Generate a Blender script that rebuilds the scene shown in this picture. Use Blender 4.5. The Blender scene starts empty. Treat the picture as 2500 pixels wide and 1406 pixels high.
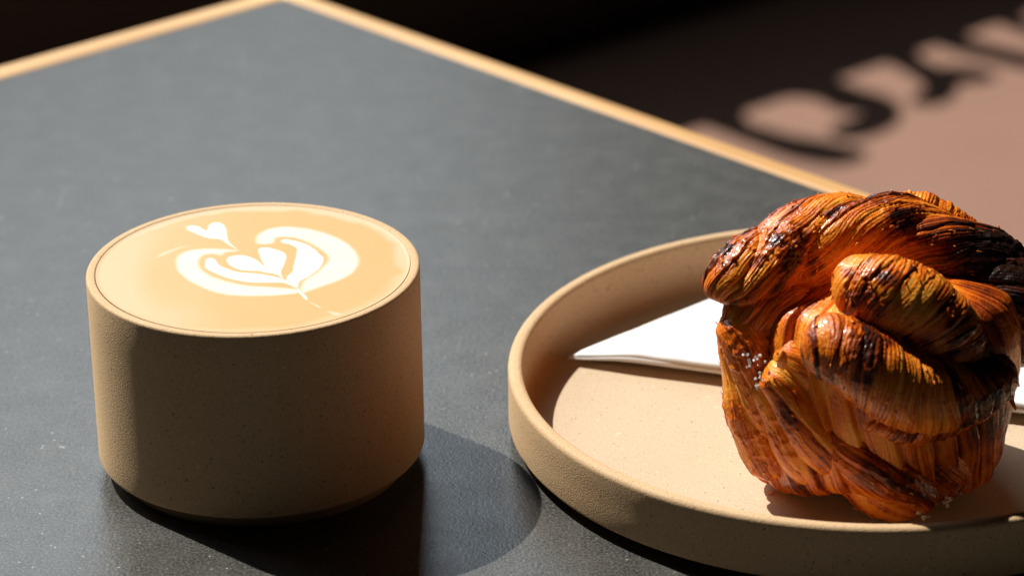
import bpy, math, random
import numpy as np
from mathutils import Vector, Matrix
random.seed(7); rng = np.random.default_rng(11)
CM = 0.01
scene = bpy.context.scene
COL = scene.collection

# ------------------------------------------------------------------ camera
PITCH, ROLL = math.radians(24.2), math.radians(-0.86)
cam_d = bpy.data.cameras.new('camera'); cam = bpy.data.objects.new('camera', cam_d); COL.objects.link(cam)
right = Vector((1, 0, 0)); up = Vector((0, math.sin(PITCH), math.cos(PITCH))); fwd = Vector((0, math.cos(PITCH), -math.sin(PITCH)))
cx_ = right*math.cos(ROLL) + up*math.sin(ROLL); cy_ = -right*math.sin(ROLL) + up*math.cos(ROLL)
M4 = Matrix((cx_, cy_, -fwd)).transposed().to_4x4(); M4.translation = (0, 0, 37.556*CM)
cam.matrix_world = M4
cam_d.sensor_width = 36; cam_d.lens = 7610/2500*36
cam_d.clip_start = 0.02; cam_d.clip_end = 100
cam_d.dof.use_dof = True; cam_d.dof.focus_distance = 0.785; cam_d.dof.aperture_fstop = 13.5
scene.camera = cam

# ------------------------------------------------------------------ light
w = bpy.data.worlds.new('World'); scene.world = w; w.use_nodes = True
w.node_tree.nodes['Background'].inputs[0].default_value = (1.0, .9, .8, 1)
w.node_tree.nodes['Background'].inputs[1].default_value = 0.005
SUN_EL, SUN_AZ = math.radians(53.5), math.radians(-41.5)
SD = Vector((math.cos(SUN_EL)*math.cos(SUN_AZ), math.cos(SUN_EL)*math.sin(SUN_AZ), -math.sin(SUN_EL)))
def lamp(name, kind, loc, direction, energy, color):
    d = bpy.data.lights.new(name, kind); o = bpy.data.objects.new(name, d); COL.objects.link(o)
    o.location = loc; o.rotation_euler = Vector(direction).to_track_quat('-Z', 'Y').to_euler()
    d.energy = energy; d.color = color
    return o
# low sunlight through the shop window: a small far lamp, so its rays are as good as parallel
s = lamp('sunlight', 'SPOT', Vector((0, .73, 0)) - SD*40, SD, 1.25e5, (1, .945, .86))
s.data.spot_size = math.radians(8.6); s.data.spot_blend = .1; s.data.shadow_soft_size = .17
# the sky seen through that window
WN = Vector((-.654, .757, 0)).normalized(); WM = Vector((.757, .654, 0)).normalized()
def wpt(m, n, z): return (WM*m + WN*n + Vector((0, 0, z)))*CM
a = lamp('window_skylight', 'AREA', wpt(86, 240, 145), -WN, 34, (.80, .91, 1))
a.data.shape = 'RECTANGLE'; a.data.size = 2.45; a.data.size_y = 1.4
vs = scene.view_settings
vs.view_transform = 'Standard'; vs.look = 'None'; vs.exposure = 0; vs.gamma = 1; vs.use_curve_mapping = False
scene.cycles.use_denoising = True
scene.cycles.max_bounces = 8

# ------------------------------------------------------------------ helpers
def tag(o, label=None, cat=None, group=None, kind=None):
    for k, v in (('label', label), ('category', cat), ('group', group), ('kind', kind)):
        if v: o[k] = v
    return o
def empty(name, loc=(0, 0, 0)):
    o = bpy.data.objects.new(name, None); COL.objects.link(o); o.location = Vector(loc)*CM; o.empty_display_size = .02
    return o
def mesh_obj(name, V, F, mat, parent=None, smooth=True, attrs=None, loc=(0, 0, 0)):
    """V in cm; F an (n,4) / (n,3) int array or list"""
    V = np.asarray(V, np.float64)*CM
    me = bpy.data.meshes.new(name)
    if isinstance(F, np.ndarray):
        k = F.shape[1]; n = len(F)
        me.vertices.add(len(V)); me.vertices.foreach_set('co', V.astype(np.float32).ravel())
        me.loops.add(n*k); me.loops.foreach_set('vertex_index', F.astype(np.int32).ravel())
        me.polygons.add(n); me.polygons.foreach_set('loop_start', np.arange(0, n*k, k, dtype=np.int32))
        me.update(calc_edges=True)
    else:
        me.from_pydata([tuple(v) for v in V], [], [tuple(f) for f in F])
    me.polygons.foreach_set('use_smooth', np.full(len(me.polygons), smooth))
    for an, av in (attrs or {}).items():
        at = me.attributes.new(an, 'FLOAT', 'POINT'); at.data.foreach_set('value', np.asarray(av, np.float32))
    me.validate(); me.update()
    me.materials.append(mat)
    o = bpy.data.objects.new(name, me); COL.objects.link(o); o.parent = parent; o.location = Vector(loc)*CM
    return o
def box(name, pts, z0, z1, mat, parent=None, bevel=0):
    """prism over the polygon pts (counter-clockwise)"""
    n = len(pts)
    V = [(p[0], p[1], z0) for p in pts] + [(p[0], p[1], z1) for p in pts]
    F = [tuple(range(n))[::-1], tuple(range(n, 2*n))] + [(i, (i+1) % n, n+(i+1) % n, n+i) for i in range(n)]
    o = mesh_obj(name, V, F, mat, parent, smooth=False)
    if bevel:
        b = o.modifiers.new('bevel', 'BEVEL'); b.width = bevel*CM; b.segments = 3; b.limit_method = 'ANGLE'
    return o
def lathe(name, prof, mat, parent=None, seg=192, loc=(0, 0, 0)):
    prof = np.array(prof, float); k = len(prof)
    th = np.linspace(0, 2*np.pi, seg, endpoint=False)
    V = np.stack([prof[:, 0][:, None]*np.cos(th), prof[:, 0][:, None]*np.sin(th), np.repeat(prof[:, 1][:, None], seg, 1)], -1).reshape(-1, 3)
    i, j = np.meshgrid(np.arange(k-1), np.arange(seg), indexing='ij'); j2 = (j+1) % seg
    F = np.stack([i*seg+j, i*seg+j2, (i+1)*seg+j2, (i+1)*seg+j], -1).reshape(-1, 4)
    return mesh_obj(name, V, F, mat, parent, loc=loc)
def arc(cx, cz, r, a0, a1, n=6):
    return [(cx+r*math.cos(math.radians(a0+(a1-a0)*i/n)), cz+r*math.sin(math.radians(a0+(a1-a0)*i/n))) for i in range(n+1)]

# lattice value noise, vectorised
_LAT = rng.random((32, 32, 32))
def vnoise(P, f):
    P = np.asarray(P)*f; i = np.floor(P).astype(int); t = P-i; t = t*t*(3-2*t); i0 = i & 31; i1 = (i+1) & 31
    r = 0
    for a_ in (0, 1):
        for b_ in (0, 1):
            for c_ in (0, 1):
                wgt = (t[..., 0] if a_ else 1-t[..., 0])*(t[..., 1] if b_ else 1-t[..., 1])*(t[..., 2] if c_ else 1-t[..., 2])
                r = r + wgt*_LAT[(i1 if a_ else i0)[..., 0], (i1 if b_ else i0)[..., 1], (i1 if c_ else i0)[..., 2]]
    return r*2-1
def fbm(P, f, o=3):
    return sum(vnoise(np.asarray(P)+k*7.3, f*2**k)/2**k for k in range(o))
def sstep(a_, b_, x):
    t = np.clip((x-a_)/(b_-a_), 0, 1); return t*t*(3-2*t)

# node helpers
class NT:
    def __init__(s, name):
        s.m = bpy.data.materials.new(name); s.m.use_nodes = True; s.t = s.m.node_tree
        s.b = s.t.nodes['Principled BSDF']; s.c = None
    def n(s, typ, **kw):
        nd = s.t.nodes.new(typ)
        for k, v in kw.items(): setattr(nd, k, v)
        return nd
    def link(s, a_, b_): s.t.links.new(a_, b_)
    def coord(s):
        if not s.c: s.c = s.n('ShaderNodeTexCoord').outputs['Object']
        return s.c
    def noise(s, scale, detail=3, rough=.5, src=None, stretch=None):
        nd = s.n('ShaderNodeTexNoise'); nd.inputs['Scale'].default_value = scale; nd.inputs['Detail'].default_value = detail; nd.inputs['Roughness'].default_value = rough
        src = src or s.coord()
        if stretch:
            mp = s.n('ShaderNodeMapping'); mp.inputs['Scale'].default_value = stretch; s.link(src, mp.inputs[0]); src = mp.outputs[0]
        s.link(src, nd.inputs['Vector']); return nd.outputs[0]
    def ramp(s, fac, stops):
        nd = s.n('ShaderNodeValToRGB'); e = nd.color_ramp.elements
        while len(e) < len(stops): e.new(.5)
        for el, (p, c) in zip(e, stops): el.position = p; el.color = (*c, 1) if len(c) == 3 else c
        s.link(fac, nd.inputs[0]); return nd.outputs[0]
    def mix(s, fac, a_, b_, mode='MIX'):
        nd = s.n('ShaderNodeMix', data_type='RGBA', blend_type=mode)
        for sock, v in ((nd.inputs[0], fac), (nd.inputs[6], a_), (nd.inputs[7], b_)):
            if isinstance(v, (int, float)): sock.default_value = v
            elif isinstance(v, tuple): sock.default_value = (*v, 1)
            else: s.link(v, sock)
        return nd.outputs[2]
    def math(s, op, a_, b_=None):
        nd = s.n('ShaderNodeMath', operation=op)
        for sock, v in ((nd.inputs[0], a_), (nd.inputs[1], b_)):
            if v is None: continue
            if isinstance(v, (int, float)): sock.default_value = v
            else: s.link(v, sock)
        return nd.outputs[0]
    def bump(s, h, strength, dist, prev=None):
        nd = s.n('ShaderNodeBump'); nd.inputs['Strength'].default_value = strength; nd.inputs['Distance'].default_value = dist
        s.link(h, nd.inputs['Height'])
        if prev: s.link(prev, nd.inputs['Normal'])
        s.link(nd.outputs[0], s.b.inputs['Normal']); return nd.outputs[0]
    def set(s, **kw):
        for k, v in kw.items():
            sock = s.b.inputs[k.replace('_', ' ')]
            if isinstance(v, (int, float)): sock.default_value = v
            elif isinstance(v, tuple): sock.default_value = (*v, 1) if len(v) == 3 and sock.type == 'RGBA' else v
            else: s.link(v, sock)
        return s.m

# ------------------------------------------------------------------ materials
def stoneware(name='sandy_stoneware', ca=(.59, .40, .225), cb=(.65, .45, .262), bump=.42):
    t = NT(name)
    base = t.mix(t.noise(60, 3), ca, cb)
    grain = t.noise(2100, 2)
    base = t.mix(t.math('MULTIPLY', t.ramp(grain, [(.36, (1, 1, 1)), (.46, (0, 0, 0))]), .5), base, tuple(.55*c for c in ca))
    sp = t.noise(1000, 1)
    base = t.mix(t.ramp(sp, [(.70, (0, 0, 0)), (.76, (.7, .7, .7))]), base, (.13, .075, .035))
    sp2 = t.noise(900, 1, src=t.mix(1.0, t.coord(), (.31, .7, .2), 'ADD'))
    base = t.mix(t.ramp(sp2, [(.73, (0, 0, 0)), (.77, (.8, .8, .8))]), base, (.8, .68, .5))
    t.bump(t.noise(2600, 2), bump, .0003)
    return t.set(Base_Color=base, Roughness=.62, Specular_IOR_Level=.18, Sheen_Weight=.22, Sheen_Roughness=.5, Sheen_Tint=(1, .72, .4))
def table_mat():
    t = NT('charcoal_laminate')
    cl = t.noise(14, 5, .6)
    base = t.mix(cl, (.022, .022, .0205), (.036, .0355, .0325))
    bl = t.noise(95, 3, .65)
    base = t.mix(t.ramp(bl, [(.42, (0, 0, 0)), (.75, (.6, .6, .6))]), base, (.08, .079, .073))
    gr = t.noise(1300, 2, .6)
    base = t.mix(t.ramp(gr, [(.42, (0, 0, 0)), (.72, (1, 1, 1))]), base, (.118, .116, .107))
    sp = t.noise(330, 2, .55)
    base = t.mix(t.ramp(sp, [(.70, (0, 0, 0)), (.76, (.75, .75, .75))]), base, (.32, .31, .28))
    v = t.n('ShaderNodeTexVoronoi'); v.inputs['Scale'].default_value = 190; t.link(t.coord(), v.inputs['Vector'])
    base = t.mix(t.ramp(v.outputs['Distance'], [(.035, (.8, .8, .8)), (.075, (0, 0, 0))]), base, (.38, .37, .33))
    scr = t.noise(30, 1, .5, stretch=(14, .6, 1))
    scr2 = t.noise(9, 0)
    scm = t.math('MULTIPLY', t.ramp(scr, [(.75, (0, 0, 0)), (.757, (1, 1, 1))]), t.ramp(scr2, [(.5, (0, 0, 0)), (.6, (.16, .16, .16))]))
    base = t.mix(scm, base, (.3, .3, .28))
    b = t.bump(gr, .22, .0004)
    t.bump(t.noise(500, 2), .12, .0005, b)
    rr = t.n('ShaderNodeMapRange'); rr.inputs[3].default_value = .24; rr.inputs[4].default_value = .40; t.link(t.noise(70, 4, .65), rr.inputs[0])
    return t.set(Base_Color=base, Roughness=rr.outputs[0], Specular_IOR_Level=.55)
def wood_mat(ang):
    t = NT('pale_wood')
    mp = t.n('ShaderNodeMapping'); mp.inputs['Rotation'].default_value = (0, 0, ang); t.link(t.coord(), mp.inputs[0])
    g = t.noise(120, 4, .6, src=mp.outputs[0], stretch=(.06, 1, 1))
    base = t.ramp(g, [(.3, (.50, .27, .095)), (.55, (.62, .37, .15)), (.8, (.76, .52, .27))])
    return t.set(Base_Color=base, Roughness=.42)
def plain(name, col, rough, bump=None, var=None, **kw):
    t = NT(name); base = col
    if var: base = t.mix(t.noise(var[0], 4), col, var[1])
    if bump: t.bump(t.noise(bump[0], 3), bump[1], bump[2])
    return t.set(Base_Color=base, Roughness=rough, **kw)
def coffee_mat():
    t = NT('milky_coffee')
    at = t.n('ShaderNodeAttribute', attribute_name='foam').outputs['Fac']
    ed = t.n('ShaderNodeAttribute', attribute_name='cream').outputs['Fac']
    rg = t.n('ShaderNodeAttribute', attribute_name='edge').outputs['Fac']
    cof = t.mix(t.noise(45, 4), (.60, .325, .100), (.63, .35, .122))
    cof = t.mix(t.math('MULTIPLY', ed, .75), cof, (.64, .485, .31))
    cof = t.mix(t.ramp(t.noise(900, 1), [(.74, (0, 0, 0)), (.78, (.5, .5, .5))]), cof, (.3, .16, .06))
    c = t.mix(at, cof, (.84, .80, .75))
    c = t.mix(rg, c, (.42, .24, .09))
    t.bump(t.noise(700, 2), .05, .0004)
    return t.set(Base_Color=c, Roughness=.42, Specular_IOR_Level=.4, Subsurface_Weight=.12, Subsurface_Radius=(.004, .002, .001), Subsurface_Scale=.3)
def pastry_mat():
    t = NT('glazed_pastry')
    bake_shade = t.n('ShaderNodeAttribute', attribute_name='bake_shade').outputs['Fac']
    n1 = t.noise(900, 3, .6); n2 = t.noise(240, 3, .6)
    b2 = t.math('ADD', bake_shade, t.math('MULTIPLY', t.math('SUBTRACT', n1, .5), .22))
    b2 = t.math('ADD', b2, t.math('MULTIPLY', t.math('SUBTRACT', n2, .5), .30))
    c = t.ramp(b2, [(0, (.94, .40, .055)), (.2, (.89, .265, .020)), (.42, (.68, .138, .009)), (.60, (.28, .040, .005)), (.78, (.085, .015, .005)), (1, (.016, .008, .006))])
    rough = t.ramp(t.noise(330, 3, .6), [(.35, (.12, .12, .12)), (.65, (.45, .45, .45))])
    b = t.bump(n1, .45, .0006)
    t.bump(t.noise(2600, 2, .6), .40, .0003, b)
    return t.set(Base_Color=c, Roughness=rough, Specular_IOR_Level=.30, Coat_Weight=.30, Coat_Roughness=.09, Subsurface_Weight=.06, Subsurface_Radius=(.004, .001, .0003), Subsurface_Scale=.25)
M_stone = stoneware(); M_stone_lit = stoneware('sandy_stoneware_lit', (.53, .415, .285), (.58, .46, .325), .2); M_table = table_mat(); M_coffee = coffee_mat(); M_pastry = pastry_mat()  # plate floor: same stoneware made paler, its sunlit look put into the colour
M_foot = plain('bare_clay', (.30, .21, .12), .8, (800, .2, .0004))
M_napkin = plain('white_paper', (.74, .74, .735), .85, (700, .12, .0003), Subsurface_Weight=.1)
M_floor = plain('reddish_brown_floor', (.245, .138, .100), .6, (40, .1, .002), (9, (.29, .165, .122)))
M_wall = plain('dark_plinth_paint', (.020, .016, .014), .7, (60, .1, .001), (20, (.03, .024, .02)))
M_letter = plain('black_letter_vinyl', (.03, .03, .03), .5, None, (30, (.05, .05, .05)))
M_core = plain('dark_board_core', (.05, .04, .03), .7, None, (30, (.08, .06, .05)))
M_sugar = plain('sugar_grain', (.86, .84, .80), .25, None, (300, (.95, .95, .95)), Transmission_Weight=.35, IOR=1.5)

# ------------------------------------------------------------------ setting
floor = box('floor', [(-400, -150), (400, -150), (400, 700), (-400, 700)], -80, -74, M_floor); tag(floor, 'reddish brown floor with sunlit letter shadows', 'floor', kind='structure')
wl = []
for mm, nn in ((-150, 230.1), (420, 230.1), (420, 245), (-150, 245)):
    p = WM*mm + WN*nn; wl.append((p.x, p.y))
wall = box('wall', wl, -73.9, -35.2, M_wall, bevel=.1); tag(wall, 'dark low wall under the shop window', 'wall', kind='structure')
# cut-out letters standing on the low wall; the sun throws their shadows on the floor
STROKES = [
 [[(198.11, -36.49, 3.03), (197.29, -29.96, 3.23), (196.75, -23.89, 3.75), (196.72, -19.86, 4.72), (196.76, -15.96, 4.77), (197.14, -12.77, 4.31), (197.51, -11.39, 3.23)], [(196.86, -28.07, 2.37), (197.81, -32.52, 1.79), (200.67, -37.15, 1.46), (204.85, -40.32, 3.79), (208.18, -40.41, 7.15), (210.33, -38.78, 7.95), (211.53, -35.45, 5.71), (211.41, -30.88, 4.43), (210.5, -26.02, 5.08), (209.9, -22.11, 2.94), (206.43, -20.02, 4.57), (203.18, -19.47, 4.94), (201.13, -19.75, 4.04)]],
 [[(211.03, -35.97, 1.0), (212.59, -38.66, 1.19), (216.4, -41.18, 2.48), (220.44, -41.94, 3.7), (223.28, -41.24, 4.03), (224.41, -38.3, 3.68), (223.44, -33.03, 3.0), (221.67, -27.21, 3.12), (219.15, -22.81, 2.34), (215.69, -20.61, 3.47), (213.24, -20.27, 3.42)], [(222.16, -27.21, 4.55), (223.18, -24.53, 4.63), (223.61, -22.31, 3.87), (224.12, -19.93, 3.11)]],
 [[(224.66, -34.66, 1.47), (225.75, -37.85, 1.27), (228.21, -40.62, 2.14), (231.1, -40.74, 4.72), (232.36, -38.47, 3.15), (231.49, -33.04, 3.47), (231.04, -27.61, 3.47), (230.84, -21.98, 3.54), (230.67, -15.16, 3.52)]],
 [[(231.66, -33.78, 0.9), (234.29, -38.34, 1.14), (237.5, -40.71, 2.49), (241.06, -41.17, 4.2), (241.96, -38.16, 2.75), (240.4, -32.04, 2.3), (238.82, -23.55, 2.34)]],
]
LL = ['dark round cut-out letter with a detached tail standing on the low wall', 'dark cut-out letter with a forked top standing on the low wall',
      'dark straight cut-out letter standing on the low wall', 'dark slanted cut-out letter standing on the low wall']
def smooth_stroke(st, k=70):
    P = np.array(st, float); E = np.r_[[2*P[0]-P[1]], P, [2*P[-1]-P[-2]]]; t = np.linspace(0, len(P)-1-1e-6, k); i = t.astype(int); f = (t-i)[:, None]
    p0, p1, p2, p3 = E[i], E[i+1], E[i+2], E[i+3]
    Q = .5*((2*p1)+(p2-p0)*f+(2*p0-5*p1+4*p2-p3)*f*f+(3*p1-p0-3*p2+p3)*f**3)
    L = np.r_[0, np.cumsum(np.linalg.norm(np.diff(Q[:, :2], axis=0), axis=1))]; d = (L[-1]-L)/(Q[-1, 2]/2)
    Q[:, 2] *= np.sqrt(np.clip(1-(1-np.clip(d, 0.02, 1))**2, 0, 1))
    return Q
for lab, strokes in zip(LL, STROKES):
    V = []; F = []
    for st in strokes:
        P = smooth_stroke([(m_, z_, max(w_*1.25, 3.4)) for m_, z_, w_ in st]); d = np.gradient(P[:, :2], axis=0); d /= np.linalg.norm(d, axis=1)[:, None]
        nrm = np.c_[-d[:, 1], d[:, 0]]
        b0 = len(V); k = len(P)
        for y in (229.8, 230.3):
            for i in range(k):
                for sg in (-1, 1):
                    q = P[i, :2] + nrm[i]*sg*P[i, 2]/2; v = WM*q[0] + WN*y; V.append((v.x, v.y, q[1]))
        for i in range(k-1):
            A = b0+2*i; B = b0+2*k+2*i
            F += [(A, A+1, A+3, A+2), (B, B+2, B+3, B+1), (A, A+2, B+2, B), (A+1, B+1, B+3, A+3)]
        A = b0; B = b0+2*k; F.append((A, B, B+1, A+1)); A += 2*k-2; B += 2*k-2; F.append((A, A+1, B+1, B))
    o = mesh_obj('sign_letter', V, F, M_letter, smooth=False)
    tag(o, lab, 'letter', 'letters along the window')

# ------------------------------------------------------------------ table
tb = empty('table', (0, 60, -3)); tag(tb, 'charcoal topped cafe table edged with pale wood', 'table')
def child(o, parent):
    o.parent = parent; o.location = -Vector(parent.location); return o
C0 = np.array([-8.30, 109.99]); u = np.array([.7562, .6543]); v = np.array([.6829, -.7305])
S = 82
quad = [C0, C0-u*S, C0-u*S+v*S, C0+v*S]
child(box('tabletop', quad, -2.4, 0, M_table), tb)
child(box('board_core', [C0+(-u+v)*.2, C0-u*(S-.3)+v*.3, C0+(v-u)*(S-.3), C0+v*(S-.3)-u*.3], -3.0, -2.41, M_core), tb)
nu = np.array([-u[1], u[0]]); nv = np.array([-v[1], v[0]])
WD = 1.22
Co = C0 + u*WD*1.02 + nu*WD*1.0
def strip(p0, p1, q1, q0, ang):
    o = box('edge_strip', [p0, p1, q1, q0], -2.9, .012, wood_mat(ang), bevel=.22); return child(o, tb)
strip(C0+nu*.003, C0+nu*WD, C0-u*S+nu*WD, C0-u*S+nu*.003, -math.atan2(u[1], u[0]))
nvo = nv if nv @ (C0-quad[1]) > 0 else -nv
WR = .97
strip(C0+nvo*.003-v*WD, C0+v*S+nvo*.003, C0+v*S+nvo*WR, C0+nvo*WR-v*WD, -math.atan2(v[1], v[0]))
strip(C0-u*S-nvo*.003, C0-u*S+v*S-nvo*.003, C0-u*S+v*S-nvo*WD, C0-u*S-nvo*WD, -math.atan2(v[1], v[0]))
strip(C0+v*S-nu*.003, C0+v*S-u*S-nu*.003, C0+v*S-u*S-nu*WD, C0+v*S-nu*WD, -math.atan2(u[1], u[0]))
mid = C0+(v-u)*S/2
leg = lathe('pedestal', [(0, -73.9), (24, -73.9), (24, -73.2), (4, -71.8), (3.2, -70), (3.2, -6), (14, -3.4), (14, -3.05), (0, -3.05)], M_wall, tb, 48, (mid[0], mid[1], 0)); leg.location = Vector((mid[0], mid[1], 0))*CM - tb.location

# ------------------------------------------------------------------ cup
CX, CY = -6.602, 72.905
cup = empty('cup', (CX, CY, 0)); tag(cup, 'low straight-sided sandy stoneware cup filled to the brim with latte', 'cup')
H = 5.52; R = 4.255; T = .245
prof = [(3.78, .36), (4.02, .43)] + arc(R-.13, .59, .13, -70, 0, 6) + [(R, 1.2), (R, 3), (R, 4.6)] + arc(R-.075, H-.075, .075, 0, 90, 5) + arc(R-T+.06, H-.06, .06, 90, 180, 5) + [(R-T, 5.0), (R-T, 1.2), (R-T-.3, .7), (0, .66)]
lathe('body', prof, M_stone, cup)
lathe('foot', [(0, .012), (3.4, .012), (3.46, 0), (3.76, 0), (3.80, .03), (3.80, .36), (0, .36)], M_foot, cup)

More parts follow.
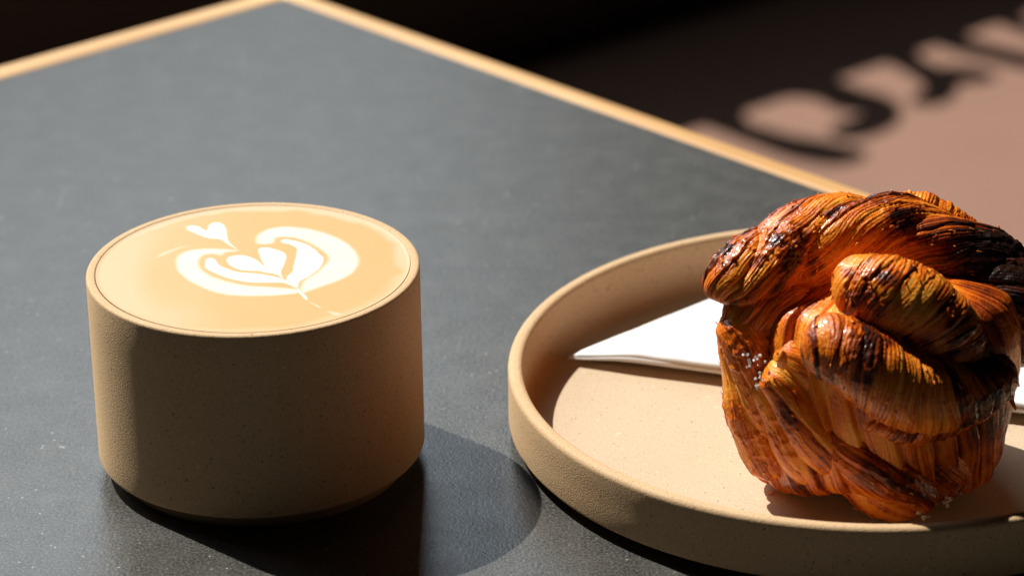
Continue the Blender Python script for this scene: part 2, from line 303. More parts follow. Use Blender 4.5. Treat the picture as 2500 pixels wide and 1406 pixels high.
# latte surface with the poured pattern
LEV = 5.497; RC = R-T-.002
ART = [
  ('heart', 0.04, 1, [(-1.946, 2.671), (-1.919, 2.717), (-1.872, 2.753), (-1.818, 2.765), (-1.757, 2.75), (-1.686, 2.712), (-1.615, 2.659), (-1.538, 2.564), (-1.457, 2.449), (-1.4, 2.404), (-1.379, 2.479), (-1.38, 2.625), (-1.37, 2.748), (-1.339, 2.826), (-1.297, 2.887), (-1.248, 2.922), (-1.187, 2.937), (-1.116, 2.928), (-1.05, 2.885), (-0.99, 2.799), (-0.932, 2.674), (-0.887, 2.532), (-0.861, 2.364), (-0.846, 2.168), (-0.825, 1.99), (-0.797, 1.837), (-0.761, 1.69), (-0.715, 1.55), (-0.63, 1.38), (-0.531, 1.207), (-0.492, 1.128), (-0.554, 1.196), (-0.677, 1.357), (-0.788, 1.504), (-0.864, 1.617), (-0.934, 1.725), (-1.003, 1.803), (-1.078, 1.834), (-1.157, 1.839), (-1.239, 1.86), (-1.331, 1.915), (-1.432, 1.989), (-1.526, 2.066), (-1.616, 2.15), (-1.706, 2.242), (-1.779, 2.32), (-1.835, 2.376), (-1.878, 2.422), (-1.909, 2.472), (-1.934, 2.538), (-1.95, 2.612)]),
  ('ring', 0.1, 0.7, [(-0.061, 1.525), (-0.082, 1.646), (-0.076, 1.809), (-0.052, 1.961), (-0.015, 2.098), (0.041, 2.234), (0.115, 2.346), (0.208, 2.437), (0.323, 2.511), (0.45, 2.56), (0.589, 2.586), (0.747, 2.589), (0.915, 2.562), (1.105, 2.5), (1.315, 2.406), (1.511, 2.293), (1.693, 2.16), (1.873, 2.002), (2.034, 1.833), (2.185, 1.648), (2.327, 1.442), (2.443, 1.238), (2.535, 1.031), (2.608, 0.814), (2.659, 0.61), (2.692, 0.419), (2.707, 0.228), (2.7, 0.045), (2.671, -0.142), (2.621, -0.333), (2.552, -0.507), (2.463, -0.666), (2.352, -0.817), (2.235, -0.954), (2.108, -1.08), (1.969, -1.198), (1.842, -1.303), (1.725, -1.4), (1.612, -1.489), (1.522, -1.562), (1.461, -1.627), (1.418, -1.68), (1.381, -1.692), (1.337, -1.654), (1.297, -1.575), (1.276, -1.463), (1.276, -1.304), (1.296, -1.104), (1.339, -0.921), (1.416, -0.77), (1.52, -0.624), (1.614, -0.472), (1.696, -0.292), (1.773, -0.095), (1.831, 0.077), (1.869, 0.213), (1.889, 0.333), (1.889, 0.45), (1.862, 0.576), (1.814, 0.706), (1.756, 0.834), (1.691, 0.962), (1.613, 1.095), (1.527, 1.224), (1.423, 1.363), (1.305, 1.507), (1.199, 1.622), (1.116, 1.702), (1.04, 1.761), (0.958, 1.806), (0.856, 1.846), (0.742, 1.876), (0.646, 1.886), (0.569, 1.876), (0.505, 1.846), (0.459, 1.796), (0.442, 1.708), (0.442, 1.594), (0.42, 1.507), (0.354, 1.456), (0.264, 1.427), (0.176, 1.42), (0.089, 1.428), (-0.001, 1.459)]),
  ('petal', 0.036, 1, [(0.603, 1.645), (0.627, 1.686), (0.674, 1.723), (0.732, 1.737), (0.799, 1.722), (0.88, 1.684), (0.968, 1.631), (1.069, 1.565), (1.183, 1.48), (1.289, 1.378), (1.391, 1.247), (1.492, 1.091), (1.58, 0.936), (1.659, 0.779), (1.731, 0.614), (1.775, 0.455), (1.784, 0.296), (1.768, 0.133), (1.741, -0.013), (1.707, -0.142), (1.662, -0.263), (1.609, -0.38), (1.545, -0.502), (1.471, -0.628), (1.403, -0.74), (1.339, -0.832), (1.277, -0.916), (1.232, -1.008), (1.217, -1.147), (1.217, -1.301), (1.196, -1.37), (1.131, -1.298), (1.042, -1.141), (0.97, -0.999), (0.922, -0.903), (0.888, -0.816), (0.879, -0.721), (0.909, -0.621), (0.964, -0.509), (1.007, -0.357), (1.026, -0.137), (1.034, 0.134), (1.04, 0.388), (1.053, 0.626), (1.066, 0.862), (1.059, 1.051), (1.025, 1.18), (0.971, 1.271), (0.908, 1.344), (0.83, 1.405), (0.739, 1.452), (0.669, 1.497), (0.628, 1.548), (0.604, 1.6)]),
  ('petal', 0.036, 1, [(0.046, 1.089), (0.069, 1.176), (0.123, 1.215), (0.189, 1.227), (0.271, 1.213), (0.37, 1.172), (0.463, 1.121), (0.55, 1.065), (0.636, 0.997), (0.704, 0.921), (0.756, 0.84), (0.795, 0.747), (0.817, 0.632), (0.82, 0.477), (0.808, 0.29), (0.791, 0.116), (0.767, -0.043), (0.738, -0.199), (0.725, -0.347), (0.755, -0.519), (0.802, -0.69), (0.807, -0.764), (0.736, -0.683), (0.621, -0.503), (0.518, -0.339), (0.441, -0.229), (0.37, -0.127), (0.309, -0.006), (0.254, 0.15), (0.205, 0.332), (0.16, 0.515), (0.111, 0.716), (0.063, 0.93)]),
  ('petal', 0.036, 1, [(-0.714, 0.548), (-0.675, 0.619), (-0.611, 0.686), (-0.538, 0.73), (-0.459, 0.751), (-0.367, 0.752), (-0.271, 0.72), (-0.166, 0.649), (-0.051, 0.543), (0.053, 0.425), (0.138, 0.296), (0.218, 0.148), (0.309, -0.006), (0.445, -0.195), (0.598, -0.4), (0.68, -0.53), (0.653, -0.545), (0.556, -0.489), (0.449, -0.429), (0.344, -0.379), (0.223, -0.323), (0.101, -0.277), (-0.026, -0.257), (-0.16, -0.247), (-0.279, -0.217), (-0.385, -0.152), (-0.484, -0.064), (-0.561, 0.026), (-0.614, 0.119), (-0.65, 0.219), (-0.677, 0.311), (-0.703, 0.395), (-0.72, 0.475)]),
  ('petal', 0.036, 1, [(-1.261, 0.286), (-1.263, 0.396), (-1.253, 0.499), (-1.228, 0.567), (-1.179, 0.596), (-1.114, 0.594), (-1.056, 0.56), (-1.016, 0.487), (-0.981, 0.379), (-0.939, 0.274), (-0.888, 0.18), (-0.828, 0.083), (-0.746, -0.014), (-0.633, -0.122), (-0.493, -0.237), (-0.346, -0.326), (-0.186, -0.375), (-0.009, -0.402), (0.149, -0.436), (0.286, -0.488), (0.415, -0.55), (0.536, -0.616), (0.657, -0.682), (0.777, -0.757), (0.887, -0.859), (1.011, -1.038), (1.132, -1.253), (1.178, -1.369), (1.112, -1.311), (0.971, -1.155), (0.824, -1.039), (0.684, -1.012), (0.53, -1.02), (0.376, -1.022), (0.217, -1.011), (0.048, -0.995), (-0.113, -0.959), (-0.272, -0.894), (-0.434, -0.807), (-0.579, -0.713), (-0.711, -0.607), (-0.835, -0.488), (-0.943, -0.378), (-1.04, -0.282), (-1.127, -0.19), (-1.192, -0.09), (-1.232, 0.031), (-1.252, 0.165)]),
  ('ring', 0.095, 0.7, [(-0.487, 1.071), (-0.571, 1.104), (-0.7, 1.14), (-0.838, 1.17), (-0.983, 1.195), (-1.145, 1.214), (-1.301, 1.216), (-1.458, 1.2), (-1.618, 1.166), (-1.75, 1.109), (-1.851, 1.023), (-1.932, 0.91), (-1.987, 0.784), (-2.019, 0.643), (-2.028, 0.481), (-2.02, 0.314), (-1.996, 0.135), (-1.954, -0.06), (-1.893, -0.25), (-1.81, -0.436), (-1.703, -0.628), (-1.58, -0.814), (-1.429, -1.008), (-1.253, -1.208), (-1.085, -1.377), (-0.928, -1.512), (-0.77, -1.624), (-0.614, -1.709), (-0.456, -1.764), (-0.292, -1.795), (-0.126, -1.816), (0.053, -1.832), (0.244, -1.839), (0.429, -1.836), (0.621, -1.821), (0.817, -1.795), (0.979, -1.767), (1.103, -1.738), (1.202, -1.704), (1.268, -1.661), (1.311, -1.599), (1.325, -1.525), (1.294, -1.464), (1.205, -1.423), (1.068, -1.391), (0.917, -1.36), (0.756, -1.325), (0.573, -1.288), (0.391, -1.25), (0.204, -1.214), (0.008, -1.176), (-0.176, -1.12), (-0.353, -1.037), (-0.528, -0.932), (-0.682, -0.828), (-0.816, -0.73), (-0.936, -0.626), (-1.044, -0.512), (-1.149, -0.381), (-1.248, -0.234), (-1.324, -0.085), (-1.376, 0.07), (-1.409, 0.236), (-1.421, 0.386), (-1.413, 0.527), (-1.385, 0.661), (-1.339, 0.76), (-1.264, 0.816), (-1.167, 0.842), (-1.079, 0.845), (-1.006, 0.815), (-0.937, 0.762), (-0.881, 0.743), (-0.847, 0.787), (-0.823, 0.866), (-0.782, 0.929), (-0.699, 0.96), (-0.595, 0.977), (-0.52, 0.996), (-0.478, 1.019), (-0.461, 1.044)]),
  ('stem', 0.02, 0.85, [(1.215, -1.37), (1.277, -1.475), (1.369, -1.661), (1.444, -1.828), (1.474, -1.946), (1.49, -2.053), (1.536, -2.17), (1.657, -2.333), (1.813, -2.513), (1.907, -2.625), (1.903, -2.641), (1.839, -2.593), (1.755, -2.505), (1.645, -2.365), (1.509, -2.177), (1.398, -2.005), (1.322, -1.857), (1.265, -1.714), (1.228, -1.596), (1.203, -1.483), (1.195, -1.388)]),
  ('stem', 0.04, 0.35, [(1.988, -2.776), (2.018, -2.766), (2.092, -2.79), (2.172, -2.827), (2.272, -2.884), (2.384, -2.958), (2.436, -3.011), (2.388, -3.035), (2.28, -3.041), (2.181, -3.019), (2.099, -2.947), (2.021, -2.844)]),
  ('smear', 0.06, 0.3, [(-2.546, 0.663), (-2.537, 0.737), (-2.493, 0.866), (-2.425, 0.991), (-2.325, 1.106), (-2.194, 1.224), (-2.074, 1.312), (-1.95, 1.369), (-1.829, 1.401), (-1.775, 1.397), (-1.825, 1.35), (-1.943, 1.265), (-2.061, 1.168), (-2.165, 1.048), (-2.276, 0.908), (-2.369, 0.799), (-2.448, 0.72), (-2.514, 0.665)]),
]
nr, ns = 250, 620
rr = np.linspace(0, 1, nr+1)[1:]**.8*RC; th = np.linspace(0, 2*np.pi, ns, endpoint=False)
X = np.r_[0, (rr[:, None]*np.cos(th)).ravel()]; Y = np.r_[0, (rr[:, None]*np.sin(th)).ravel()]
rad = np.hypot(X, Y)
def sdf(poly):
    p = np.array(poly); d2 = np.full(len(X), 1e9); ins = np.zeros(len(X), bool)
    for a_, b_ in zip(p, np.roll(p, -1, 0)):
        e = b_-a_; wx, wy = X-a_[0], Y-a_[1]; tt = np.clip((wx*e[0]+wy*e[1])/(e@e+1e-12), 0, 1)
        d2 = np.minimum(d2, (wx-tt*e[0])**2+(wy-tt*e[1])**2)
        c = ((a_[1] > Y) != (b_[1] > Y)) & (X < (b_[0]-a_[0])*(Y-a_[1])/(b_[1]-a_[1]+1e-12)+a_[0]); ins ^= c
    return np.where(ins, 1, -1)*np.sqrt(d2)
P3 = np.c_[X, Y, X*0]
jit = vnoise(P3, 6)*.012
foam = np.zeros(len(X)); heart = np.zeros(len(X))
for nm, soft, wt, poly in ART:
    f = sstep(-soft, soft, sdf(poly)+jit-(.03 if nm == 'ring' else .012))*wt
    foam = np.maximum(foam, f)
    if nm == 'heart': heart = np.maximum(heart, f)
foam *= .93+.07*vnoise(P3, 3)
ang = np.arctan2(Y, X)
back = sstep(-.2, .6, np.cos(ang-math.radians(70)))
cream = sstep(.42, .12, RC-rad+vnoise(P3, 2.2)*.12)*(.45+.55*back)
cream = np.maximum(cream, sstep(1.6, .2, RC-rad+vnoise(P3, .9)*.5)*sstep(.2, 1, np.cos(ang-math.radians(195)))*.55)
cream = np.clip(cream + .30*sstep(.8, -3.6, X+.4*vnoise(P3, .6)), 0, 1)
edge = sstep(.028, .0, RC-rad)*.3
Z = LEV + sstep(.10, 0, RC-rad)*.012 + np.zeros(len(X))
i, j = np.meshgrid(np.arange(nr-1), np.arange(ns), indexing='ij'); j2 = (j+1) % ns
F = np.stack([1+i*ns+j, 1+(i+1)*ns+j, 1+(i+1)*ns+j2, 1+i*ns+j2], -1).reshape(-1, 4)
jj = np.arange(0, ns, 2); F0 = np.stack([jj*0, 1+jj, 1+(jj+1) % ns, 1+(jj+2) % ns], -1)
F = np.r_[F0, F]
fa = foam[F].mean(1) > .45; fh = heart[F].mean(1) > .45
cof = empty('coffee', (CX, CY, LEV)); tag(cof, 'flat golden latte surface with white tulip latte art', 'coffee')
VV = np.c_[X, Y, Z-LEV]
for nm, sel in (('coffee_surface', ~fa), ('foam_heart', fa & fh), ('foam_tulip', fa & ~fh)):
    idx = np.unique(F[sel]); mp = np.zeros(len(X), int); mp[idx] = np.arange(len(idx))
    mesh_obj(nm, VV[idx], mp[F[sel]], M_coffee, cof, attrs=dict(foam=foam[idx], cream=cream[idx], edge=edge[idx]))

# ------------------------------------------------------------------ plate
QX, QY = 9.158, 74.352
plate = empty('plate', (QX, QY, 0)); tag(plate, 'round sandy stoneware plate with a low upright rim', 'plate')
RP = 9.30; HP = 1.90; TP = .39; ZF = .38
prof = [(8.2, .24), (RP-.25, .30)] + arc(RP-.12, .44, .12, -70, 0, 4) + [(RP, .9), (RP-.005, 1.4)] + arc(RP-.15, HP-.15, .15, 0, 90, 6) + arc(RP-TP+.15, HP-.15, .15, 90, 180, 6) + [(RP-TP-.01, 1.2)] + arc(RP-TP-.01-.18, ZF+.18, -.18, 180, 90, 5)[0:0] + [(RP-TP-.02, .62), (RP-TP-.07, .47), (RP-TP-.17, .40), (RP-TP-.35, ZF), (6, ZF), (3, ZF), (0, ZF)]
k_ = 2+5+2+7+7+5
lathe('outer_wall', prof[:k_], M_stone, plate, 288); lathe('dish', prof[k_-1:], M_stone_lit, plate, 288)
lathe('foot_ring', [(7.6, .26), (7.6, .02), (7.66, 0), (8.30, 0), (8.36, .03), (8.36, .27)], M_foot, plate, 192)

# ------------------------------------------------------------------ napkin
def sheet(parent, z0, thick, dF, dT, seed, puff):
    """one folded layer of the napkin: dF pulls the front edge back, dT the tip in"""
    Tt, A, D, B = [np.array(p) for p in ((1.35, 77.55), (15.6, 72.75), (17.0, 78.0), (6.9, 82.35))]
    n1, n2 = 110, 70
    s_, t_ = np.meshgrid(np.linspace(dT, 1, n1), np.linspace(0, 1, n2)**1.3*(1-dF)+dF, indexing='ij')
    base = ((1-s_)*(1-t_))[..., None]*Tt + (s_*(1-t_))[..., None]*A + (s_*t_)[..., None]*D + ((1-s_)*t_)[..., None]*B
    P = np.concatenate([base, np.full(base.shape[:2]+(1,), seed)], -1)
    tip = sstep(dT, dT+.14, s_); wave = fbm(P, .5, 2)*.05*puff*tip + fbm(P+9, 1.7, 2)*.012*puff
    fr = np.clip((t_-dF)/.03, 0, 1); rnd_ = np.sqrt(np.clip(1-(1-fr)**2, 0, 1))
    edge_wob = vnoise(np.stack([s_*14, s_*0, s_*0+seed], -1), 1)*.02*(1-fr)
    bot = ZF + .008 + z0*(.55+.45*tip) + wave*.5
    top = bot + thick*(.35+.65*rnd_)*(.5+.5*tip) + wave*.5
    base = base + edge_wob[..., None]*np.array([.3, -1])
    V1 = np.concatenate([base, top[..., None]], -1).reshape(-1, 3); V2 = np.concatenate([base, np.maximum(bot, ZF+.004)[..., None]], -1).reshape(-1, 3)
    N = n1*n2
    i, j = np.meshgrid(np.arange(n1-1), np.arange(n2-1), indexing='ij'); a0 = i*n2+j
    Q = np.stack([a0, a0+n2, a0+n2+1, a0+1], -1).reshape(-1, 4)
    F = [Q, Q[:, ::-1]+N]
    def side(seq, flip):
        seq = np.array(seq); q = np.stack([seq[:-1], seq[:-1]+N, seq[1:]+N, seq[1:]], -1); F.append(q[:, ::-1] if flip else q)
    side(np.arange(n1)*n2, False); side(np.arange(n1)*n2+n2-1, True); side(np.arange(n2), True); side((n1-1)*n2+np.arange(n2), False)
    return child(mesh_obj('folded_layer', np.r_[V1, V2], np.concatenate(F), M_napkin), parent)
nk = empty('napkin', (9.5, 77.5, ZF)); tag(nk, 'folded white paper napkin lying on the plate behind the pastry', 'napkin')
for z0, thick, dF, dT, sd, pf in ((0, .17, .10, .03, 1.5, .2), (.18, .15, .045, .0, 3.5, .4), (.34, .14, .0, .008, 4.5, .6), (.49, .13, .007, .02, 7.5, 1.0)):
    sheet(nk, z0, thick, dF, dT, sd, pf)

# ------------------------------------------------------------------ pastry
PO = np.array([9.3, 70.9, ZF])
pastry = empty('pastry', PO); tag(pastry, 'glazed dark golden laminated pastry of twisted dough rolls on the plate', 'pastry')
def catmull(P, n):
    P = np.asarray(P, float); k = len(P); Pe = np.r_[[2*P[0]-P[1]], P, [2*P[-1]-P[-2]]]
    L = np.r_[0, np.cumsum(np.linalg.norm(np.diff(P[:, :3], axis=0), axis=1))]
    s_ = np.linspace(0, L[-1], n); i = np.clip(np.searchsorted(L, s_, 'right')-1, 0, k-2)
    t = ((s_-L[i])/(L[i+1]-L[i]))[:, None]
    p0, p1, p2, p3 = Pe[i], Pe[i+1], Pe[i+2], Pe[i+3]
    return .5*((2*p1)+(p2-p0)*t+(2*p0-5*p1+4*p2-p3)*t*t+(3*p1-p0-3*p2+p3)*t**3), s_
def layers(q, Pn, period, seed):
    """laminated flake edges: an uneven saw tooth along q"""
    wv = q + .13*fbm(Pn+seed, .7, 2) + .010*vnoise(Pn+seed*2, 5)
    ph = wv/period + .35*vnoise(np.c_[wv*.9/period, wv*0+seed, wv*0], .5)
    k = np.floor(ph); fr = ph-k
    rnd = np.abs(np.sin(k*12.9898+seed)*43758.5453) % 1
    prof = np.sqrt(np.clip(fr, 0, 1))*(1-sstep(.80, 1, fr))*(.55+.6*rnd)
    return prof, rnd, fr
FL = []
def roll(name, pts, lines, period=.074, amp=.036, strand=None, dark=0, seed=1, gw=.27, flat=1, lump=.10, endcap=(1, 1), spots=()):
    P = np.array(pts, float)
    L = np.linalg.norm(np.diff(P[:, :3], axis=0), axis=1).sum(); rm = P[:, 3].mean()
    lw = abs(lines[0]) > .8; lo = abs(lines[0]) < .4
    n = int(np.clip(L/(.018 if lw else .036 if lo else .024), 110, 560)); m = int(np.clip(2*np.pi*rm/(.036 if lw else .018 if lo else .023), 110, 380))
    C, s_ = catmull(P, n); r = np.clip(C[:, 3], .05, None); C = C[:, :3]
    cap = np.ones(n)
    for e, dist in ((0, s_), (1, s_[-1]-s_)):
        rl = r[0 if e == 0 else -1]*endcap[e]
        cap *= np.sqrt(np.clip(1-(1-np.clip(dist/rl, 0, 1))**2, 0, 1))
    Tn = np.gradient(C, axis=0); Tn /= np.linalg.norm(Tn, axis=1)[:, None]
    ref = np.array([0, 1, .25])   # seam turned away to the back
    Nn = ref-(Tn@ref)[:, None]*Tn; Nn /= np.linalg.norm(Nn, axis=1)[:, None]; Bn = np.cross(Tn, Nn)
    th = np.linspace(0, 2*np.pi, m, endpoint=False)
    D = np.cos(th)[None, :, None]*Nn[:, None, :]*flat + np.sin(th)[None, :, None]*Bn[:, None, :]
    Pb = C[:, None, :] + D*(r*cap)[:, None, None]
    S2 = np.repeat(s_[:, None], m, 1); TH = np.repeat((th-np.pi)[None, :], n, 0)
    q = (S2*lines[0] + TH*rm*lines[1]).ravel(); Pn = Pb.reshape(-1, 3)+seed*3.7
    p1, rnd, fr = layers(q, Pn, period, seed)
    p2, rnd2, _ = layers(q, Pn+5, period*.42, seed+3)
    al = (-S2*lines[1] + TH*rm*lines[0]).ravel()
    fn = vnoise(np.c_[q*3.2, al*.75, q*0+seed], 1) + .35*vnoise(np.c_[q*9, al*2.2, q*0+seed], 1)
    flk = sstep(.10, .16, fn) + .7*sstep(.45, .50, fn)
    mod = .25 + 1.1*sstep(-.45, .5, vnoise(Pn+17, .9))
    big = fbm(Pn, .55, 2)*lump
    if strand:
        qs = (S2*strand[1] + TH*rm*strand[2]).ravel()/strand[0] + .18*vnoise(Pn, .7)
        big = big + strand[3]*(np.abs(np.sin(np.pi*qs))**.65-.6)
    big2, rb, _ = layers(q, Pn+9, period*5.4, seed+8)
    crust = np.clip(fbm(Pn+31, 1.1, 3), -1, 1)
    cm = sstep(.0, .45, crust)
    band = sstep(.58, .8, rb)*sstep(-.25, .35, fbm(Pn+41, 1.5, 3))*(1 if name == 'dough_roll' else .35)
    cm = np.maximum(cm, .9*band)
    bub = (np.clip(vnoise(Pn, 7), 0, 1)*.055 + np.clip(vnoise(Pn+3, 13), 0, 1)*.03)*cm
    capv = np.repeat(np.clip(cap, .15, 1)[:, None], m, 1).ravel()
    disp = (amp*p1*(1-.5*cm)*mod + amp*.35*p2 + amp*1.6*big2 + .014*flk - .5*amp)*capv + big*capv + bub
    Dn = D.reshape(-1, 3)
    V = Pb.reshape(-1, 3) + Dn*disp[:, None]
    groove = sstep(.66, .95, fr) + sstep(.12, 0, fr)
    bake_shade = .245 + .30*(rnd-.5) + .14*(rb-.5) + .34*band + .12*crust + .08*cm + (.30*sstep(.9, 2.9, V[:, 0]) if name == 'dough_roll' else 0) + gw*groove + .24*(rnd2-.5) - .05*flk + .9*np.clip(big, -.12, .2) + dark  # baking tone, plus shade painted into the right side of the rolls
    for (sx, sy, sz, sr, sw) in spots:  # char spots; the right-hand ones are enlarged to deepen the painted shade
        dd = np.linalg.norm(V-np.array([sx, sy, sz]), axis=1)
        bake_shade += sw*sstep(sr*1.15, sr*.35, dd+.25*sr*vnoise(Pn, 2.2))
    tang = (-(Tn*lines[1])[:, None, :] + np.cross(Tn[:, None, :], D)*lines[0]).reshape(-1, 3)
    for k in rng.integers(0, len(V), int(L*rm*26)):
        if capv[k] > .6: FL.append((V[k], Dn[k]/np.linalg.norm(Dn[k]), tang[k]/(np.linalg.norm(tang[k])+1e-9)))
    i, j = np.meshgrid(np.arange(n-1), np.arange(m), indexing='ij'); j2 = (j+1) % m
    F = np.stack([i*m+j, (i+1)*m+j, (i+1)*m+j2, i*m+j2], -1).reshape(-1, 4)[:, ::-1]
    V[:, 2] = np.maximum(V[:, 2], .01)
    return mesh_obj(name, V, F, M_pastry, pastry, attrs=dict(bake_shade=np.clip(bake_shade, 0, 1)))
def core():
    n, m = 150, 900
    prof = np.array([(0, .12), (2.0, .10), (2.6, .16), (3.0, .5), (3.18, 1.2), (3.24, 2.2), (3.22, 3.2), (3.2, 4.0), (3.1, 4.7), (2.7, 5.3), (1.5, 5.6), (0, 5.65)])
    c, s_ = catmull(np.c_[prof, prof*0], n)
    th = np.linspace(0, 2*np.pi, m, endpoint=False)
    r = c[:, 0][:, None]*(1+.035*np.cos(3*th+1)+.025*np.cos(5*th+2.2))[None, :]*(1-.13*np.clip(np.cos(th+.35), 0, 1)[None, :]*np.clip(1-c[:, 1][:, None]/4.2, 0, 1))
    lift = .5*np.exp(-((th-math.radians(250))/.42)**2) + .12*np.sin(3*th+.4)+.1
    z = np.repeat(c[:, 1][:, None], m, 1) + np.clip(lift, 0, 1)[None, :]*(1-np.clip(c[:, 1][:, None]/1.6, 0, 1))
    Pb = np.stack([r*np.cos(th), r*np.sin(th), z], -1).reshape(-1, 3)
    q = (th[None, :]*3.2 + z*.28).ravel()
    p1, rnd, fr = layers(q, Pb+2, .076, 5); p2, rnd2, _ = layers(q, Pb+7, .05, 6); p3, r3, _ = layers(q, Pb+11, .75, 9)
    rad = np.stack([np.cos(th)+0*z, np.sin(th)+0*z, 0*z], -1).reshape(-1, 3)
    V = Pb + rad*(.03*p1+.015*p2+.24*p3+fbm(Pb, .6, 2)*.09)[:, None]
    crust = fbm(Pb+31, .9, 3)
    bake_shade = .30+.28*(rnd-.5)+.40*(r3-.5)+.30*crust+.08*sstep(.66, .95, fr)+.25*(rnd2-.5) + .25*sstep(.6, 2.4, V[:, 0])  # baking tone; the right side is darkened to hold shade, like the rolls
    V[:, 2] = np.maximum(V[:, 2], .006)
    i, j = np.meshgrid(np.arange(n-1), np.arange(m), indexing='ij'); j2 = (j+1) % m
    F = np.stack([i*m+j, i*m+j2, (i+1)*m+j2, (i+1)*m+j], -1).reshape(-1, 4)
    return mesh_obj('dough_base', V, F, M_pastry, pastry, attrs=dict(bake_shade=np.clip(bake_shade, 0, 1)))
core()
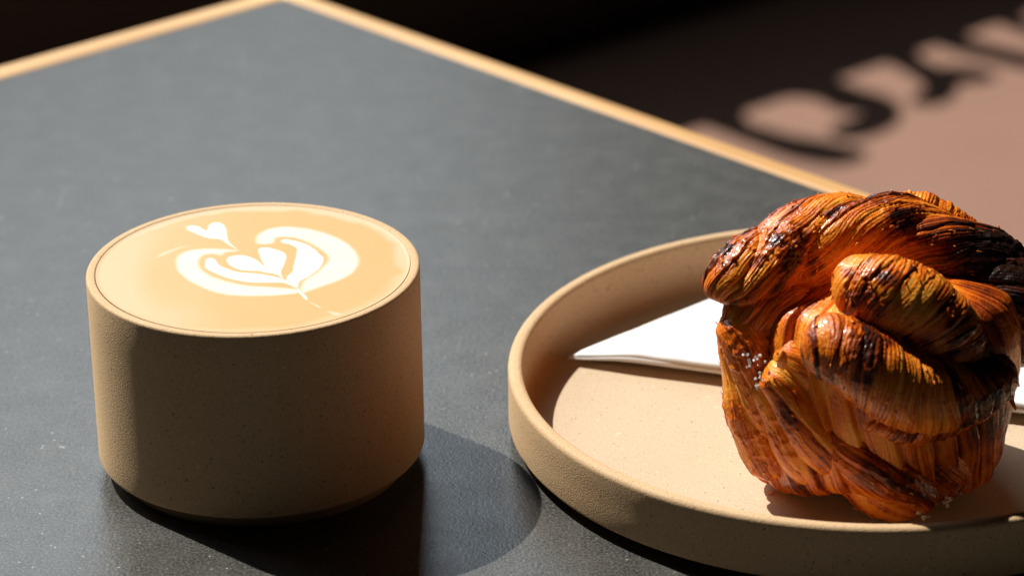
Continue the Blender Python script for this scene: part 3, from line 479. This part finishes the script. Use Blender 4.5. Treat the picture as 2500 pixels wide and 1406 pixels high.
ROLLS = [
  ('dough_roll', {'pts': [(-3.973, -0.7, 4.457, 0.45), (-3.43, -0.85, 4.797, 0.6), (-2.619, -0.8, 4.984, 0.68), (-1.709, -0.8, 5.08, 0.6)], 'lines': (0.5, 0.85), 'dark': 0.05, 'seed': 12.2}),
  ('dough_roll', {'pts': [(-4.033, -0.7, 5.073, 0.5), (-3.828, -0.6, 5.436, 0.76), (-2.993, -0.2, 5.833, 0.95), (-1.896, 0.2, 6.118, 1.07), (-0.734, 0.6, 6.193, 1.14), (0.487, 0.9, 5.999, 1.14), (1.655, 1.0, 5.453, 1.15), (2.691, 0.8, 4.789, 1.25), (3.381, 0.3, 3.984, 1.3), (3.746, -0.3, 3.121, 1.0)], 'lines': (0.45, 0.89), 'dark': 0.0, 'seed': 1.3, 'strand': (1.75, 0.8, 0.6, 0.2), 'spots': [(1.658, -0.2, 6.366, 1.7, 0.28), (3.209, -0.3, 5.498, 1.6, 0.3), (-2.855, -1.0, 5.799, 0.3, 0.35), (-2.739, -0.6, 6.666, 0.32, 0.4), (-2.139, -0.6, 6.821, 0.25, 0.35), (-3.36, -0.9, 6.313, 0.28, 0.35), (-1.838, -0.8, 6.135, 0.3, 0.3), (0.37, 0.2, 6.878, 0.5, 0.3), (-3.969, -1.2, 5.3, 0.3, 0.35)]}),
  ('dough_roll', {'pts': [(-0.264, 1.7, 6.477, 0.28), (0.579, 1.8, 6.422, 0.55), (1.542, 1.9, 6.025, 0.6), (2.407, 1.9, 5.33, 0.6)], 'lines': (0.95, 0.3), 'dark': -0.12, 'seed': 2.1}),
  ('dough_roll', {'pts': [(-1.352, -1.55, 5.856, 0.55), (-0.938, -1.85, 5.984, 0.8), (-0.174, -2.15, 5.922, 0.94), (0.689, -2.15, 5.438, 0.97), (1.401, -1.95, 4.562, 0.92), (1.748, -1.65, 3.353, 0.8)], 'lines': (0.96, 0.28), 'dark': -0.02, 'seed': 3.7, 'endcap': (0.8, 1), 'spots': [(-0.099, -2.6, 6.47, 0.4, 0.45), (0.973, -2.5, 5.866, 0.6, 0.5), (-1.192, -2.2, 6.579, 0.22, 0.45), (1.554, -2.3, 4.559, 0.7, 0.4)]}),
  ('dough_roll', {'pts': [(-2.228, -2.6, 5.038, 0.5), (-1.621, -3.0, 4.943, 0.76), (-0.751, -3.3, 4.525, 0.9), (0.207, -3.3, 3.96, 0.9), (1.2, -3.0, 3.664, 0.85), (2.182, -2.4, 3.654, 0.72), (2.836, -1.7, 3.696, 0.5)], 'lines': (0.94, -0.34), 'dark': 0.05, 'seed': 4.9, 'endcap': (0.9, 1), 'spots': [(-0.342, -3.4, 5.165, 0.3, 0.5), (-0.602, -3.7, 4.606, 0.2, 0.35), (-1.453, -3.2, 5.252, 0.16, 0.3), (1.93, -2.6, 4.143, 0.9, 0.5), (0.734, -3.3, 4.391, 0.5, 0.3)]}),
  ('dough_fold', {'pts': [(-1.089, -2.7, 3.132, 0.22), (-0.479, -3.1, 2.986, 0.32), (0.411, -3.2, 2.855, 0.34), (1.647, -2.85, 3.049, 0.34), (2.652, -2.1, 3.164, 0.36)], 'lines': (0.9, 0.4), 'amp': 0.04, 'dark': 0.04, 'seed': 6.1}),
  ('dough_fold', {'pts': [(-3.654, -0.38, 5.033, 0.69), (-3.369, -0.78, 4.484, 0.87), (-3.162, -0.98, 3.449, 0.91), (-2.993, -1.08, 2.244, 0.87), (-2.724, -1.18, 1.255, 0.75), (-2.461, -1.28, 0.607, 0.54)], 'lines': (0.2, 0.98), 'dark': -0.03, 'amp': 0.026, 'gw': 0.12, 'seed': 7.7, 'strand': (1.3, 0.35, 0.9, 0.22), 'spots': [(-3.163, -2.2, 3.758, 0.4, 0.4), (-2.996, -2.2, 2.915, 0.4, 0.25), (-3.51, -2.0, 4.39, 0.25, 0.4)]}),
  ('dough_fold', {'pts': [(-2.91, -1.45, 4.231, 0.6), (-2.514, -1.63, 3.863, 0.94), (-2.097, -1.78, 2.804, 1.04), (-1.726, -1.88, 1.826, 1.04), (-1.296, -1.93, 0.87, 0.64)], 'lines': (0.25, 0.97), 'dark': -0.05, 'amp': 0.026, 'gw': 0.12, 'seed': 8.3, 'strand': (1.1, 0.3, 0.95, 0.3), 'spots': [(-2.29, -3.1, 3.683, 0.4, 0.45)]}),
  ('dough_fold', {'pts': [(-1.479, -2.08, 3.167, 0.69), (-0.756, -2.18, 2.303, 1.04), (-0.123, -2.23, 1.408, 1.14), (0.515, -2.23, 0.652, 0.94), (0.901, -2.18, 0.099, 0.59)], 'lines': (0.25, 0.97), 'dark': 0.07, 'amp': 0.03, 'gw': 0.1, 'seed': 9.2, 'strand': (1.2, 0.3, 0.95, 0.3), 'spots': [(0.413, -3.6, 1.548, 0.35, 0.25)]}),
  ('dough_fold', {'pts': [(0.181, -2.08, 2.463, 0.62), (0.84, -1.88, 1.783, 0.94), (1.205, -1.68, 0.985, 0.94), (1.353, -1.58, 0.235, 0.58)], 'lines': (0.3, 0.95), 'dark': 0.15, 'amp': 0.03, 'gw': 0.1, 'seed': 10.4}),
  ('dough_fold', {'pts': [(2.38, -0.68, 2.985, 0.44), (2.149, -0.78, 2.123, 0.64), (2.032, -0.78, 1.317, 0.64), (1.861, -0.78, 0.506, 0.44)], 'lines': (0.25, 0.97), 'dark': 0.2, 'amp': 0.03, 'gw': 0.1, 'seed': 11.6}),
]
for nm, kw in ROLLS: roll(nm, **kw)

# sugar grains and loose flakes
V = []; F = []; B = []
for c, nr_, tg in FL:
    ln = rng.uniform(.05, .20); wd = rng.uniform(.012, .032); cr_ = np.cross(nr_, tg); b0 = len(V); lift = rng.uniform(.02, .07); bk = rng.uniform(.05, .5)
    for e, t_ in enumerate((-.5, -.15, .2, .5)):
        for sg in (-1, 1):
            for th_ in (0, -.010):
                V.append(c + tg*ln*t_ + cr_*sg*wd*(1-1.4*abs(t_)**1.5) + nr_*(lift*max(t_+.3, 0)*1.2 + (.012 if sg > 0 else 0) + th_)); B.append(bk)
    for e in range(3):
        a_ = b0+4*e
        F += [(a_, a_+2, a_+6, a_+4), (a_+1, a_+5, a_+7, a_+3), (a_, a_+4, a_+5, a_+1), (a_+2, a_+3, a_+7, a_+6)]
    F += [(b0, b0+1, b0+3, b0+2), (b0+12, b0+14, b0+15, b0+13)]
tag(mesh_obj('crust_flakes', V, F, M_pastry, pastry, attrs=dict(bake_shade=B)), kind='stuff')
def grains(name, centres, label=None):
    V = []; F = []
    for (x, y, z, spread, cnt, size) in centres:
        for _ in range(cnt):
            c = np.array([x, y, z]) + rng.normal(0, 1, 3)*spread
            s_ = size*rng.uniform(.7, 1.5); Rm = np.array(Matrix.Rotation(rng.uniform(0, 6), 3, Vector(rng.normal(0, 1, 3))))
            b0 = len(V)
            for a_ in (-1, 1):
                for b_ in (-1, 1):
                    for c_ in (-1, 1): V.append(c + Rm@(np.array([a_, b_*rng.uniform(.6, 1), c_])*s_))
            F += [tuple(b0+k for k in f) for f in ((0, 1, 3, 2), (4, 6, 7, 5), (0, 4, 5, 1), (2, 3, 7, 6), (0, 2, 6, 4), (1, 5, 7, 3))]
    return tag(mesh_obj(name, V, F, M_sugar, pastry, smooth=False), label, kind='stuff')
grains('sugar_grains', [
  (-3.436, -2.35, 4.334, 0.1, 16, 0.022),
  (-3.145, -2.35, 3.774, 0.13, 26, 0.024),
  (-2.967, -2.35, 3.381, 0.08, 10, 0.02),
  (0.779, -3.05, 0.385, 0.08, 8, 0.025),
  (1.338, -2.95, 0.642, 0.07, 7, 0.028),
  (1.707, -2.75, 0.907, 0.06, 5, 0.02),
])
def flake(name, pts, parent, loc=(0, 0, 0)):
    """thin curled flake: pts = (x,y,z) outline strip pairs"""
    P = np.array(pts, float); k = len(P)//2; V = list(P)+list(P+np.array([.01, .02, .025])); n = 2*k; F = []
    for i in range(k-1):
        a_ = 2*i; F += [(a_, a_+1, a_+3, a_+2), (n+a_, n+a_+2, n+a_+3, n+a_+1), (a_, a_+2, n+a_+2, n+a_), (a_+1, n+a_+1, n+a_+3, a_+3)]
    F += [(0, n, n+1, 1), (n-2, n-1, 2*n-1, 2*n-2)]
    return mesh_obj(name, V, F, M_pastry, parent, attrs=dict(bake_shade=rng.uniform(.1, .3, len(V))), loc=loc)
for f in [
  [(2.733, -1.6, 3.03), (2.867, -1.5, 3.092), (2.95, -1.7, 2.85), (3.044, -1.6, 2.912), (3.112, -1.8, 2.58), (3.15, -1.8, 2.613)],
  [(2.784, -1.9, 4.127), (2.887, -2.0, 3.783), (2.93, -1.8, 3.742), (2.961, -1.9, 3.622), (2.996, -1.7, 3.917), (2.998, -1.8, 3.405)],
  [(-2.935, -2.9, 4.424), (-2.734, -2.9, 4.31), (-2.9, -3.0, 4.745), (-2.68, -3.0, 4.632), (-2.8, -2.95, 4.884), (-2.699, -2.95, 4.773)],
]: flake('flake', f, pastry)
cr = flake('crumb', [(0, 0, .01), (.03, .05, .01), (.08, -.02, .05), (.1, .05, .05), (.16, .02, .015), (.17, .06, .02)], None, (6.397, 69.745, 0.38))
tag(cr, 'tiny brown crumb on the plate in front of the pastry', 'crumb')
